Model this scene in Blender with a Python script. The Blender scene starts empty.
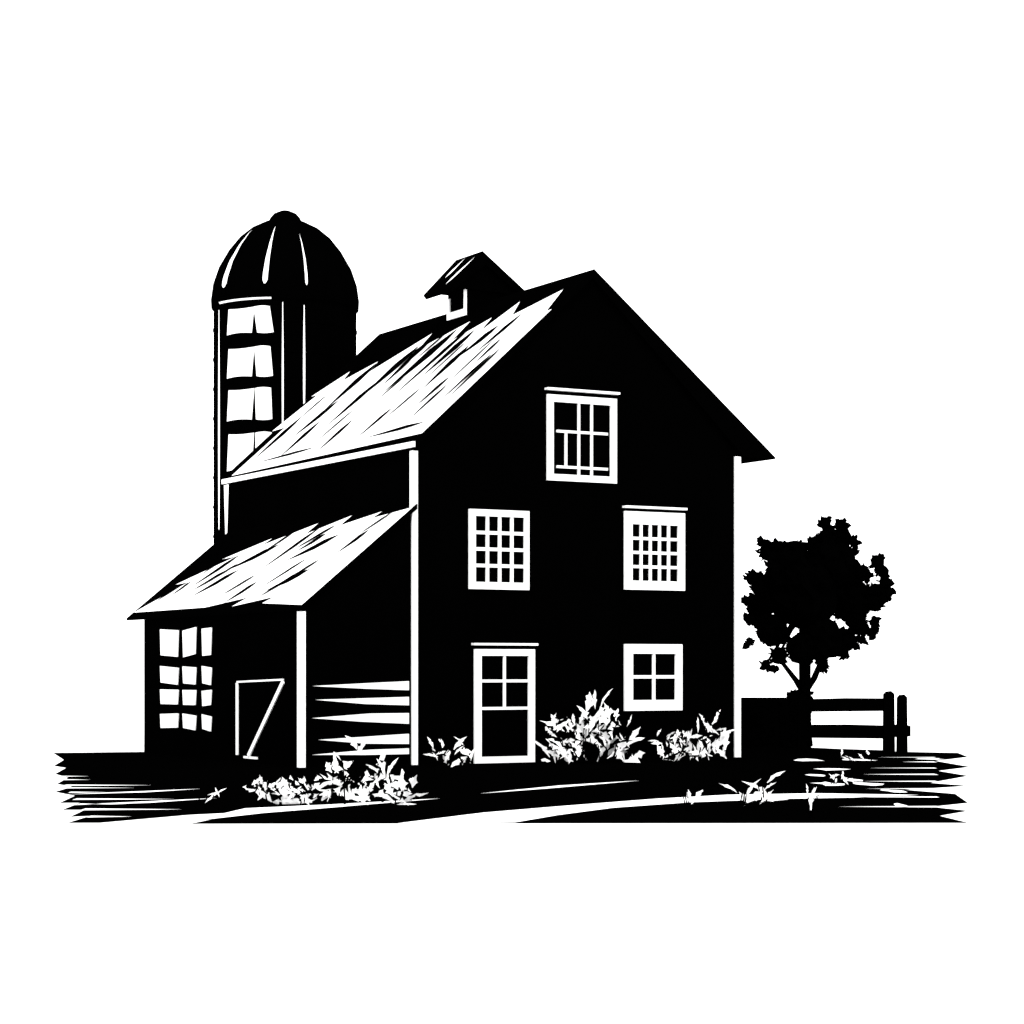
import bpy, math, random
from mathutils import Vector
from mathutils.geometry import tessellate_polygon
random.seed(7)
scn=bpy.context.scene
YAW=math.radians(-29.45)

# ---------------- materials ----------------
def mat(name,col,var=0.0,scale=6.0):
    m=bpy.data.materials.new(name);m.use_nodes=True
    nt=m.node_tree;b=nt.nodes['Principled BSDF']
    b.inputs['Roughness'].default_value=1.0
    b.inputs['Specular IOR Level'].default_value=0.0
    n=nt.nodes.new('ShaderNodeTexNoise');n.inputs['Scale'].default_value=scale
    r=nt.nodes.new('ShaderNodeValToRGB')
    r.color_ramp.elements[0].color=tuple(max(0,c*(1-var)) for c in col)+(1,)
    r.color_ramp.elements[1].color=tuple(c*(1+var) for c in col)+(1,)
    nt.links.new(n.outputs['Fac'],r.inputs['Fac']);nt.links.new(r.outputs['Color'],b.inputs['Base Color'])
    return m
K0=(.0002,)*3
BLK=mat('black_stained_wood',K0,.4)
BLKR=mat('black_roofing',K0,.4)
BLKS=mat('black_silo_steel',K0,.4)
BLKG=mat('black_soil',K0,.4,2)
LEAF=mat('black_foliage',K0,.4)
GLASS=mat('dark_window_glass',K0,.3)
WHT=mat('white_paint',(.83,)*3,.02)
WHG=mat('white_ground',(.85,)*3,.02,.5)
WHL=mat('white_leaf',(.85,)*3,.02)

# ---------------- helpers ----------------
def empty(name,loc=(0,0,0),rz=0):
    o=bpy.data.objects.new(name,None);o.location=loc;o.rotation_euler=(0,0,rz)
    scn.collection.objects.link(o);return o
def mesh(name,v,f,m,parent=None,loc=(0,0,0),rz=0):
    me=bpy.data.meshes.new(name);me.from_pydata([tuple(p) for p in v],[],f);me.update()
    ms=m if isinstance(m,list) else [m]
    for k in ms: me.materials.append(k)
    o=bpy.data.objects.new(name,me);scn.collection.objects.link(o)
    o.location=loc;o.rotation_euler=(0,0,rz)
    if parent:o.parent=parent
    return o
def boxgeo(x0,x1,y0,y1,z0,z1):
    v=[(x0,y0,z0),(x1,y0,z0),(x1,y1,z0),(x0,y1,z0),(x0,y0,z1),(x1,y0,z1),(x1,y1,z1),(x0,y1,z1)]
    f=[(0,3,2,1),(4,5,6,7),(0,1,5,4),(1,2,6,5),(2,3,7,6),(3,0,4,7)]
    return v,f
def multi(name,geos,m,parent=None,**k):
    V=[];F=[]
    for v,f in geos:
        o=len(V);V+=list(v);F+=[tuple(i+o for i in t) for t in f]
    return mesh(name,V,F,m,parent,**k)
def B(name,x0,x1,y0,y1,z0,z1,m,parent=None): return mesh(name,*boxgeo(x0,x1,y0,y1,z0,z1),m,parent)
def prism(pts3,off):
    n=len(pts3);off=Vector(off)
    a=[Vector(p) for p in pts3];b=[p+off for p in a]
    t=tessellate_polygon([a])
    f=[tuple(x) for x in t]+[tuple(i+n for i in reversed(x)) for x in t]
    f+=[(i,(i+1)%n,(i+1)%n+n,i+n) for i in range(n)]
    return a+b,f
def flat(pts3):
    a=[Vector(p) for p in pts3]
    return a,[tuple(x) for x in tessellate_polygon([a])]
def cm(s): return [tuple(float(c)/100 for c in p.split(',')) for p in s.split()]
def spindle(a,b,w,bias=.4):
    a=Vector(a);b=Vector(b);d=b-a;n=Vector((-d.y,d.x)).normalized()*w/2
    p=[]
    for t,s in ((0,0),(bias*.45,.75),(bias,1),(bias+.3,.6),(1,0)): p.append(a+d*t+n*s)
    for t,s in ((bias+.25,.5),(bias-.05,.9),(bias*.5,.6)): p.append(a+d*t-n*s)
    return [tuple(q) for q in p]

# ---------------- ground ----------------
S=900
mesh('ground',[(-S,-S,0),(S,-S,0),(S,S,0),(-S,S,0)],[(0,1,2,3)],WHG)
lawn=cm("-388,872 -205,832 643,842 1005,500 1150,400 1167,57 1226,-39 1104,-209 924,-324 810,-551 660,-642 587,-801 390,-941 382,-1035 232,-1074 227,-1186 105,-1352 9,-1392 -2,-1475 -92,-1528 -142,-1635 -900,-1224 -763,-1066 -846,-1082 -982,-1160 -1013,-1143 -953,-1042 -979,-1047 -923,-933 -947,-919 -883,-794 -906,-781 -839,-639 -832,-531 -770,-416 -763,-324 -691,-155 -667,-15 -582,190 -576,277 -479,521")
mesh('lawn',*flat([(x,y,.004) for x,y in lawn]),BLKG)
path=[(-7.01,-13.37),(-5.8,-13.87),(-4.77,-13.05),(-3.47,-12.2),(-2.05,-11.75),(-0.6,-11.7),(0.5,-11.95),(1.6,-11.9),(0.63,-10.9),(-0.64,-10.6),(-2.0,-10.9),(-3.81,-11.6),(-5.32,-12.25)]
mesh('path',*flat([(x,y,.008) for x,y in path]),WHG)
tr=[[(-3.4,-8.66),(-1.39,-7.41),(0.42,-6.76),(-1.93,-8.0)],
[(-8.89,-11.94),(-7.46,-10.1),(-6.22,-9.89),(-4.42,-9.43),(-6.64,-10.55),(-7.6,-11.0)],
[(-8.47,-6.08),(-6.3,-5.66),(-7.3,-6.12)],[(-9.25,-8.42),(-6.95,-7.9),(-8.1,-8.45)]]
Rv=Vector((.8708,-.4917))
rnd=random.Random(4)
for i in range(9):
    t=(i+.5)/9+rnd.uniform(-.03,.03);p=Vector((-6.9,-.6)).lerp(Vector((-9.8,-10.9)),t)+Rv*.1
    L=rnd.uniform(.4,1.5);q=p+Rv*L;n=Vector((.49,.87))*rnd.uniform(.08,.18)
    tr.append([tuple(p-n),tuple(q),tuple(p+n)])
for i in range(8):
    t=(i+.5)/8+rnd.uniform(-.02,.02);p=Vector((11.0,-1.0)).lerp(Vector((-.9,-15.1)),t)+Rv*.1
    L=rnd.uniform(.5,1.7);q=p-Rv*L;n=Vector((.49,.87))*rnd.uniform(.10,.2)
    tr.append([tuple(p-n),tuple(p+n),tuple(q)])
multi('ground_white_slivers',[flat([(x,y,.008) for x,y in t]) for t in tr],WHG)  # white slivers and notched stroke ends over the black lawn
pt=[]
rnd=random.Random(15)
for cx,cy,w_,d_ in ((2.3,-9.0,.22,.6),(2.75,-9.3,.25,.5),(3.3,-8.3,.16,.7),(7.3,-1.9,.3,.55),(8.2,-2.3,.35,.5),(3.8,-6.8,.2,.5),(5.3,-5.2,.3,.5),(9.6,-2.6,.35,.35),(1.9,-11.0,.15,.5),(-.1,-13.6,.1,.4)):
    pp=[]
    for i in range(9):
        a=2*math.pi*i/9;q=rnd.uniform(.45,1.15)
        u=math.cos(a)*w_*q;v=math.sin(a)*d_*q
        pp.append((cx+u*.8708+v*.4917,cy-u*.4917+v*.8708,.012))
    pt.append(flat(pp))
multi('bare_patches',pt,WHG)

# ---------------- barn ----------------
barn=empty('barn')
def lz(x): return 5.85+.905*x
def rz_(x): return 9.189-.797*(x-3.69)
v,f=prism([(0,0,0),(7,0,0),(7,0,rz_(7)-.05),(3.69,0,9.12),(0,0,5.8)],(0,8.6,0))
mesh('walls',v,f,BLK,barn)
v,f=prism([(-.06,-.12,lz(-.06)),(3.69,-.12,lz(3.69)),(3.69,-.12,9.05),(-.06,-.12,lz(-.06)-.14)],(0,9.15,0));mesh('roof_left',v,f,BLKR,barn)
v,f=prism([(3.69,-.12,lz(3.69)),(7.85,-.12,rz_(7.85)),(7.85,-.12,rz_(7.85)-.04),(7.1,-.12,rz_(7.85)-.02),(3.69,-.12,9.0)],(0,9.15,0));mesh('roof_right',v,f,BLKR,barn)
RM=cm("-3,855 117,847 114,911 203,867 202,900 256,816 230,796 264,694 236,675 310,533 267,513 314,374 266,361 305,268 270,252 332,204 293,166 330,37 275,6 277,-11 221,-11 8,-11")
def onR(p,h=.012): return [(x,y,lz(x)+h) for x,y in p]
mesh('roof_white_area',*flat(onR(RM)),WHT,barn)  # jagged white pattern laid just above the black roof slab
K=cm("274,180 200,225 236,230 128,232 263,408 155,438 199,551 86,574 166,674 73,721")
sp=[]
for i in range(0,len(K),2): sp.append(flat(onR(spindle(K[i],K[i+1],.36),.02)))
for a in [((.36,.3),(.26,2.6),.10),((.3,5.0),(.2,7.8),.08),((3.0,4.0),(1.5,4.4),.55),((2.8,2.9),(1.7,3.1),.4),((3.0,3.3),(1.3,3.6),.3),((2.8,5.3),(1.5,5.5),.5),((2.6,6.9),(1.4,7.0),.45),((1.4,8.1),(.3,8.2),.35),((2.9,1.2),(2.0,1.5),.25),((3.0,5.0),(2.0,5.0),.4),((.9,4.5),(.15,4.6),.25),((1.3,1.2),(.5,1.3),.18),((1.1,6.5),(.2,6.6),.3),((1.0,2.9),(.3,3.1),.2)]:
    sp.append(flat(onR(spindle(*a),.026)))
rnd=random.Random(9)
for i in range(14):
    y=rnd.uniform(.2,8.6);x=3.1*rnd.random()**.5
    L=rnd.uniform(.6,1.3);x1=max(.15,x-L)
    sp.append(flat(onR(spindle((x,y),(x1,y+rnd.uniform(.0,.3)),rnd.uniform(.1,.22)),.03+i*.0003)))
multi('roof_black_streaks',sp,BLKR,barn)  # black slivers drawn across the white roof pattern
multi('eave_fascia',[boxgeo(-.10,-.064,-.13,8.95,5.68,5.78)],WHT,barn)
multi('corner_trim',[boxgeo(-.08,.03,-.05,.06,0,5.62),boxgeo(6.95,7.08,-.05,.06,0,5.85)],WHT,barn)

def bars(lst,y=-.07,t=.05): return [boxgeo(a,b,y,y+t,c,d) for a,b,c,d in lst]
def window(name,x0,x1,z0,z1,fr,vs,hs,cap=None,mw=.045):
    e=empty(name);e.parent=barn
    l,r,bo,to=fr
    B('glass',x0+.01,x1-.01,-.015,-.003,z0+.01,z1-.01,GLASS,e)
    multi('frame',bars([(x0,x0+l,z0,z1),(x1-r,x1,z0,z1),(x0+l,x1-r,z0,z0+bo),(x0+l,x1-r,z1-to,z1)]),WHT,e)
    g=[]
    for x,a,b in vs: g.append(boxgeo(x-mw/2,x+mw/2,-.05,-.017,a,b))
    for z,a,b in hs: g.append(boxgeo(a,b,-.054,-.018,z-mw/2,z+mw/2))
    if g: multi('muntins',g,WHT,e)
    if cap: B('drip_cap',cap[0],cap[1],-.12,-.003,cap[2],cap[2]+.04,WHT,e)
    return e
window('attic_window',2.71,4.22,5.21,6.80,(.13,.13,.12,.13),[(3.40,5.33,6.69),(3.68,5.33,6.69),(3.12,5.45,6.13)],[(6.13,2.92,4.03),(5.47,2.92,4.03)],(2.68,4.26,6.88))
def grid(x0,x1,z0,z1,fr,nc,nr):
    a=x0+fr[0];b=x1-fr[1];c=z0+fr[2];d=z1-fr[3]
    return [(a+(b-a)*i/nc,c,d) for i in range(1,nc)],[(c+(d-c)*i/nr,a,b) for i in range(1,nr)]
fr=(.13,.10,.13,.12);vs,hs=grid(1.07,2.32,3.17,4.62,fr,4,4);window('hall_window',1.07,2.32,3.17,4.62,fr,vs,hs,None,.06)
fr=(.17,.15,.17,.24);vs,hs=grid(4.4,5.76,3.22,4.70,fr,5,4);window('loft_window',4.4,5.76,3.22,4.70,fr,vs,hs,(4.38,5.78,4.76),.055)
fr=(.18,.15,.2,.18);vs,hs=grid(4.40,5.70,.93,2.19,fr,2,2);window('ground_window',4.40,5.70,.93,2.19,fr,vs,hs,None,.06)
window('front_door',1.18,2.44,0,2.08,(.14,.13,.12,.12),[(1.81,1.02,1.96)],[(1.5,1.32,2.31),(1.0,1.32,2.31)],(1.14,2.48,2.15),.05)

# lean-to
lean=empty('lean_to');lean.parent=barn
def nz(x): return 4.67+.822*x
v,f=prism([(-2.24,0,0),(-.003,0,0),(-.003,0,4.58),(-2.24,0,2.74)],(0,7.85,0));mesh('lean_to_walls',v,f,BLK,lean)
v,f=prism([(-2.3,-.1,nz(-2.3)),(-.004,-.1,nz(0)),(-.004,-.1,nz(0)-.09),(-2.3,-.1,nz(-2.3)-.05)],(0,8.85,0));mesh('lean_to_roof',v,f,BLKR,lean)
RL=cm("-217,866 -144,745 -147,807 -83,635 -87,700 -43,545 -60,556 -17,381 -44,382 -8,247 -32,249 -9,117 -24,127 -9,-8 -225,-8 -215,190 -201,165 -218,327 -198,297 -216,468")
def onL(p,h=.012): return [(x,y,nz(x)+h) for x,y in p]
mesh('lean_to_white_area',*flat(onL(RL)),WHT,lean)  # spiky white pattern over the black lean-to slab
K=cm("-64,458 -123,596 -57,196 -113,321 -53,75 -108,106 -140,145 -186,244 -122,521 -187,623")
sp=[flat(onL(spindle(K[i],K[i+1],.24),.02)) for i in range(0,len(K),2)]
for a in [((-.3,3.4),(-1.3,4.0),.22),((-.8,6.2),(-1.6,6.9),.25),((-1.6,3.4),(-2.1,3.9),.2),((-1.1,2.2),(-1.8,2.9),.12),((-.5,2.7),(-.9,3.2),.2)]:
    sp.append(flat(onL(spindle(*a),.026)))
rnd=random.Random(2)
for i in range(11):
    y=rnd.uniform(.3,7.6);x=-rnd.uniform(.1,1.5);L=rnd.uniform(.35,.8)
    sp.append(flat(onL(spindle((x,y),(max(-2.2,x-L),y+L*rnd.uniform(.6,1.4)),rnd.uniform(.08,.18)),.03+i*.0003)))
multi('lean_to_black_streaks',sp,BLKR,lean)  # black streaks breaking up the white on the lean-to roof
mesh('lean_to_corner_trim',*boxgeo(-2.275,-2.16,-.05,.06,0,2.72),WHT,lean)
sl=[[(-2.02,1.42),(-.9,1.47),(-.14,1.5),(-.14,1.34),(-1.0,1.37)],[(-1.96,1.18),(-.14,1.22),(-.14,1.07),(-1.0,1.1)],[(-2.02,.86),(-.9,.93),(-.14,.93),(-.14,.74),(-1.1,.79)],[(-1.9,.48),(-.14,.56),(-.14,.38),(-1.0,.40)],[(-2.02,.22),(-.9,.29),(-.14,.30),(-.14,.2),(-1.,.2)]]
multi('clapboards',[prism([(x,-.003,z) for x,z in s],(0,-.03,0)) for s in sl],WHT,lean)
g=[]
rnd=random.Random(6)
for (a,b) in ((6.87,5.85),(5.62,4.9),(4.6,4.1)):
    for (c,d) in ((2.5,1.98),(1.76,1.43),(1.31,1.02),(.83,.55)):
        j=rnd.uniform(-.03,.03)
        g.append(prism([(-2.243,a,c+j),(-2.243,b,c-j),(-2.243,b+.05,d-j),(-2.243,a-.04,d+j)],(-.02,0,0)))
multi('side_window_panes',g,WHT,lean)
def barLS(a,b,w=.05):
    a=Vector(a);b=Vector(b);d=(b-a).normalized();n=Vector((-d.y,d.x))*w/2
    q=[a-n,b-n,b+n,a+n];return prism([(-2.243,p.x,p.y) for p in q],(-.025,0,0))
multi('side_gate_frame',[barLS((2.83,.13),(2.83,1.46),.08),barLS((2.83,1.48),(.7,1.53),.03),barLS((.7,1.5),(2.3,.12),.09),barLS((2.5,.1),(1.88,.1),.04)],WHT,lean)

# cupola
cup=empty('cupola');cup.parent=barn
B('cupola_body',3.35,4.15,4.3,5.1,8.6,9.75,BLK,cup)
v,f=prism([(2.85,4.1,9.42),(3.62,4.1,10.22),(4.68,4.1,9.45),(4.6,4.1,9.36),(3.69,4.1,9.95),(2.92,4.1,9.34)],(0,1.15,0));mesh('cupola_roof',v,f,BLKR,cup)
v,f=prism([(3.0,4.18,9.45),(3.66,4.18,10.05),(4.5,4.18,9.42)],(0,.95,0));mesh('cupola_gable',v,f,BLK,cup)
multi('cupola_frame',[boxgeo(3.32,3.347,4.27,4.36,8.92,9.55),boxgeo(3.32,3.347,4.98,5.1,8.92,9.35),boxgeo(3.32,3.347,4.36,4.98,8.92,9.06)],WHT,cup)
def cz(x): return 9.42+(x-2.85)*1.039
multi('cupola_light_streaks',[flat([(x,y,cz(x)+.012) for x,y in spindle(a,b,w)]) for a,b,w in [((2.95,4.45),(3.5,4.2),.13),((3.15,4.85),(3.56,4.75),.12)]],WHT,cup)

# ---------------- silo ----------------
silo=empty('grain_silo',(2.65,11.86,0))
prof=[(1.65,0),(1.65,10.0),(1.70,10.05),(1.71,10.25),(1.66,10.6),(1.53,10.98),(1.30,11.38),(1.05,11.69),(.78,11.91),(.5,12.05),(.38,12.10),(.34,12.18),(.26,12.27),(.1,12.34),(.0,12.35)]
def rad(z):
    for (r0,z0),(r1,z1) in zip(prof,prof[1:]):
        if z0<=z<=z1: return r0+(r1-r0)*(z-z0)/(z1-z0)
    return 0
N=64;V=[];F=[]
for r,z in prof:
    for i in range(N):
        a=2*math.pi*i/N;V.append((r*math.cos(a),r*math.sin(a),z))
for j in range(len(prof)-1):
    for i in range(N): F.append((j*N+i,j*N+(i+1)%N,(j+1)*N+(i+1)%N,(j+1)*N+i))
mesh('silo_shell',V,F,BLKS,silo)
def patch(a0,a1,z0,z1,taper=None,n=10,m=1,h=.03,tilt=0,wob=0):
    V=[];F=[]
    for j in range(m+1):
        t=j/m;z=z0+(z1-z0)*t
        s=taper(t) if taper else 1
        mid=(a0+a1)/2+tilt*(t-.5);hw=(a1-a0)/2*s
        for i in range(n+1):
            a=math.radians(mid-hw+2*hw*i/n);zz=z+wob*math.sin(i/n*math.pi)*(1 if t>.5 else -1)
            r=rad(zz)+h
            V.append((r*math.cos(a),r*math.sin(a),zz))
    for j in range(m):
        for i in range(n): q=j*(n+1)+i;F.append((q,q+1,q+n+2,q+n+1))
    return V,F
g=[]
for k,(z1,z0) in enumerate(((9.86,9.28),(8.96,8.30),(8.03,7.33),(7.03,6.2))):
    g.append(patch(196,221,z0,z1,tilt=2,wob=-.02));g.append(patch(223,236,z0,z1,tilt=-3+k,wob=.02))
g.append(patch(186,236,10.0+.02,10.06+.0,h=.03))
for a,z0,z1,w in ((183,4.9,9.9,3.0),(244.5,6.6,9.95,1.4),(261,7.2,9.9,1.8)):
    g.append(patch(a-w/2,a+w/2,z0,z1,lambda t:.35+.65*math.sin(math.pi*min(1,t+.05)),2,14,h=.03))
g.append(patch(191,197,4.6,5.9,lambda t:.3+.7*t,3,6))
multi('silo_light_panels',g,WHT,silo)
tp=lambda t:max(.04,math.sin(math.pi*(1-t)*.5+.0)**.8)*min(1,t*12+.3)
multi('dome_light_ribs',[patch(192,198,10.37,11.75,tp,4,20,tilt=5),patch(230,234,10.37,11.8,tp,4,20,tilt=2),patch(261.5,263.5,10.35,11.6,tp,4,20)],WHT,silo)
hoops=[]
for k in range(14):
    z=.7+k*.68
    Vh=[];Fh=[]
    for r,zz in ((1.65,z-.03),(1.665,z-.02),(1.665,z+.02),(1.65,z+.03)):
        for i in range(N):
            a=2*math.pi*i/N;Vh.append((r*math.cos(a),r*math.sin(a),zz))
    for j in range(3):
        for i in range(N): Fh.append((j*N+i,j*N+(i+1)%N,(j+1)*N+(i+1)%N,(j+1)*N+i))
    hoops.append((Vh,Fh))
multi('silo_hoops',hoops,BLKS,silo)

# ---------------- vegetation ----------------
def leafquad(c,size,rnd,out=None):
    d=Vector((rnd.gauss(0,1),rnd.gauss(0,1),rnd.gauss(0,1))).normalized()
    if out is not None: d=(d*.7+Vector(out)).normalized()
    e=d.cross(Vector((rnd.gauss(0,1),rnd.gauss(0,1),rnd.gauss(0,1)))).normalized()
    c=Vector(c);w=size*.38
    return [c-d*size*.5,c+e*w-d*size*.1,c+d*size*.25+e*w*.7,c+d*size*.5,c-e*w*.9],[(0,1,2,3,4)]
def blob(c,r,rnd,seg=10):
    V=[];F=[]
    for j in range(seg+1):
        p=math.pi*j/seg
        for i in range(seg*2):
            a=math.pi*i/seg;q=r*(.8+.3*rnd.random()) if 0<j<seg else r
            V.append((c[0]+q*math.sin(p)*math.cos(a),c[1]+q*math.sin(p)*math.sin(a),c[2]+q*math.cos(p)))
    M=seg*2
    for j in range(seg):
        for i in range(M): F.append((j*M+i,j*M+(i+1)%M,(j+1)*M+(i+1)%M,(j+1)*M+i))
    return V,F
def limb(pts,n=8):
    V=[];F=[]
    for k,(p,r) in enumerate(pts):
        for i in range(n):
            a=2*math.pi*i/n;V.append((p[0]+r*math.cos(a),p[1]+r*math.sin(a),p[2]))
    for k in range(len(pts)-1):
        for i in range(n):F.append((k*n+i,k*n+(i+1)%n,(k+1)*n+(i+1)%n,(k+1)*n+i))
    return V,F
tree=empty('tree',(11.92,4.32,0),YAW)
# crown clumps: (sideways m, height m, radius m)
s=.02227
cl=[(803,592,38),(787,572,24),(770,550,10),(765,543,5),(778,547,6),(752,579,7),(762,586,12),(747,601,5),(762,607,14),(772,630,16),(748,620,5),(757,617,7),(832,562,23),(829,522,6),(838,526,6),(832,537,11),(847,537,9),(853,543,5),(820,545,12),(848,573,17),(866,572,9),(876,562,7),(882,572,6),(888,582,6),(889,592,6),(882,597,5),(874,590,7),(852,600,22),(862,624,11),(873,622,5),(872,632,5),(866,639,4),(847,640,12),(845,653,5),(820,640,22),(800,648,16),(780,655,9),(768,664,5),(774,668,4),(820,664,6),(826,668,4),(795,552,12),(872,604,8),(750,642,4)]
cl=[((a-805)*s,(746-b)*s,r*s) for a,b,r in cl]
rnd=random.Random(3)
lv=[];co=[];tw=[]
for u,hh,R_ in cl:
    r=R_/s
    c=(u,rnd.uniform(-.5,.5) if r<30 else 0,hh)
    co.append(blob(c,R_*1.0,rnd,5 if r<15 else 9))
    if 4<r<22: tw.append(limb([((0,0,3.2),.06),((c[0]*.5,c[1]*.5,(c[2]+3.2)/2),.05),(c,.03)],5))
    for k in range(int(4+r*2.4)):
        d=Vector((rnd.gauss(0,1),rnd.gauss(0,1),rnd.gauss(0,1))).normalized()
        lv.append(leafquad(Vector(c)+d*R_*rnd.uniform(.85,1.05),rnd.uniform(.12,.26),rnd,d))
multi('leaves',lv,LEAF,tree);multi('leaf_mass',co,LEAF,tree);multi('twigs',tw,LEAF,tree)
multi('trunk',[limb([((-.02,0,0),.20),((0,0,.5),.14),((0.0,0,1.0),.12),((.0,0,1.35),.13),((0,0,2.4),.14),((0,0,3.6),.08)]),
 limb([((0,0,1.15),.09),((-.18,0,1.45),.08),((-.6,.05,2.0),.05)]),limb([((0,0,1.2),.09),((.2,0,1.5),.08),((.5,.05,2.2),.05)])],LEAF,tree)
# hedge
hv=[]
rnd=random.Random(5)
def htop(x): return 1.10+.05*math.sin(x*3)+(.13 if x>.1 else 0)
for k in range(1500):
    x=-1.15+1.75*rnd.random()
    hv.append(leafquad((x,rnd.uniform(-.3,.3),rnd.uniform(0,htop(x)-.03)),rnd.uniform(.1,.16),rnd))
hv.append(boxgeo(-1.2,.1,-.25,.25,0,1.1));hv.append(boxgeo(.103,.58,-.25,.25,0,1.22))
multi('hedge',hv,LEAF,None,loc=(10.9,3.75,0),rz=YAW)
# fence
fence=empty('wooden_fence',(10.21,.70,0),YAW)
def post(x0,x1,h):
    xm=(x0+x1)/2
    return prism([(x0,-.08,0),(x1,-.08,0),(x1-.01,-.08,h-.06),(xm+.04,-.08,h),(xm-.05,-.08,h-.01),(x0+.01,-.08,h-.07)],(0,.16,0))
multi('posts',[post(.78,1.01,1.27),post(1.06,1.27,1.2),post(-.97,-.80,1.15)],BLK,fence)
def rail(x0,x1,a,b,c,d,y=.09): return prism([(x0,y,a),(x1,y,c),(x1,y,d),((x0+x1)/2,y,(b+d)/2+.015),(x0,y,b)],(0,.06,0))
multi('rails',[rail(-.95,.98,.84,1.10,.86,1.12),rail(-.95,.98,.31,.58,.29,.56),rail(1.0,1.36,.32,.58,.34,.56),rail(-.95,.98,0.005,.08,0.005,.05)],BLK,fence)

# white-leaved plants
def blade(base,d,L,w,rnd):
    d=Vector(d).normalized();side=d.cross(Vector((rnd.uniform(-.3,.3),1,rnd.uniform(-.3,.3)))).normalized()
    b=Vector(base);bend=Vector((rnd.uniform(-.5,.5),rnd.uniform(-.2,.2),-.1))*L
    V=[]
    for t,s_ in ((0,.1),(.25,.5),(.42,1),(.5,.55),(.68,.85),(.80,.45)):
        q=b+d*L*t+bend*t*t;ww=s_*w/2
        V+=[q-side*ww*rnd.uniform(.4,1.3),q+side*ww*rnd.uniform(.4,1.3)]
    V.append(b+d*L+bend)
    F=[(2*i,2*i+1,2*i+3,2*i+2) for i in range(5)]+[(10,11,12)]
    return V,F
def bush(name,loc,hw,hf,n,rz,L=(.2,.5),seed=1,nb=.5,depth=.25,up=.35,wd=(.18,.5)):
    rnd=random.Random(seed);gw=[];gb=[]
    e=empty(name,loc,rz)
    for k in range(n):
        x=hw*(2*(k+rnd.random())/n-1);h=hf(x/hw)
        z=rnd.random()**1.1*h*.8
        dr=(rnd.gauss(0,.6),rnd.gauss(0,.2),rnd.uniform(up-.35,1.3))
        l=rnd.uniform(*L);l=min(l,max(.16,(h-z)*1.25))
        gw.append(blade((x,rnd.uniform(-depth,depth),z),dr,l,l*rnd.uniform(*wd),rnd))
    for k in range(int(n*nb)):
        x=rnd.uniform(-hw,hw);h=hf(x/hw);z=rnd.random()*h*.75
        dr=(rnd.gauss(0,.6),rnd.gauss(0,.2),rnd.uniform(0,1.2))
        l=rnd.uniform(*L)*.8
        gb.append(blade((x,rnd.uniform(-depth-.15,depth-.05),z),dr,l,l*rnd.uniform(.2,.4),rnd))
    for k in range(max(3,n//12)):
        x=rnd.uniform(-hw*.9,hw*.9);gb.append(limb([((x,0,0),.012),((x+rnd.uniform(-.1,.1),0,hf(x/hw)*.8),.006)],5))
    multi('light_leaves',gw,WHL,e);multi('dark_leaves',gb,LEAF,e)
bush('flowering_bush',(3.02,-1.0,0),.88,lambda u:.9+.5*math.exp(-((u-.25)/.3)**2)-.3*max(0,u-.7),96,0,L=(.2,.5),seed=31,nb=.7)
bush('flowering_bush.001',(5.3,-1.0,0),.76,lambda u:.6+.5*math.exp(-((u-.6)/.4)**2),66,0,seed=32,L=(.18,.42),nb=.6)
bush('flowering_bush.002',(.15,-1.0,0),.36,lambda u:.55,20,0,L=(.16,.32),seed=13)
bush('flowering_bush.003',(-6.2,-9.93,0),1.0,lambda u:.34+.55*math.exp(-((u-.35)/.38)**2),104,YAW,L=(.16,.38),seed=36,nb=.6)
k=0
for x,y,hw,h,n in ((-3.04,-13.25,.07,.28,4),(-1.9,-12.9,.18,.34,6),(-1.35,-12.45,.06,.45,3),(-2.46,-14.81,.05,.34,3),(2.4,-9.2,.25,.16,5),(7.9,-2.6,.35,.14,5),(-7.55,-9.2,.12,.2,4)):
    bush('grass_tuft' + ('.%03d'%k if k else ''),(x,y,0),hw,lambda u,h=h:h,n,YAW,L=(.2,.4),seed=20+k,nb=.2,depth=.06,up=.6,wd=(.15,.35));k+=1

# ---------------- light ----------------
w=bpy.data.worlds.new('World');scn.world=w;w.use_nodes=True;nt=w.node_tree
bg=nt.nodes['Background']
sky=nt.nodes.new('ShaderNodeTexSky');sky.sky_type='NISHITA';sky.sun_disc=False
hs_=nt.nodes.new('ShaderNodeHueSaturation');hs_.inputs['Saturation'].default_value=0
mx=nt.nodes.new('ShaderNodeMixRGB');mx.blend_type='ADD';mx.inputs['Fac'].default_value=.05
mx.inputs['Color1'].default_value=(2.2,2.2,2.2,1)
nt.links.new(sky.outputs['Color'],hs_.inputs['Color']);nt.links.new(hs_.outputs['Color'],mx.inputs['Color2']);nt.links.new(mx.outputs['Color'],bg.inputs['Color'])
bg.inputs['Strength'].default_value=1.0
ld=bpy.data.lights.new('sun','SUN');ld.energy=2.5;ld.angle=math.radians(.5);ld.color=(1,.99,.97)
lo=bpy.data.objects.new('sun',ld);scn.collection.objects.link(lo)
dirv=Vector((-.35,-.55,.75))
lo.rotation_euler=dirv.to_track_quat('Z','Y').to_euler()
sky.sun_elevation=math.asin(dirv.normalized().z);sky.sun_rotation=math.atan2(dirv.x,dirv.y)

cd=bpy.data.cameras.new('camera');cam=bpy.data.objects.new('camera',cd);scn.collection.objects.link(cam)
cam.location=(-17.85,-35.14,1.7);cam.rotation_euler=(math.radians(90),0,YAW)
cd.sensor_width=36;cd.lens=77.34;cd.shift_y=.1543;cd.clip_end=3000
scn.camera=cam
scn.view_settings.view_transform='Standard';scn.view_settings.look='None';scn.view_settings.exposure=0
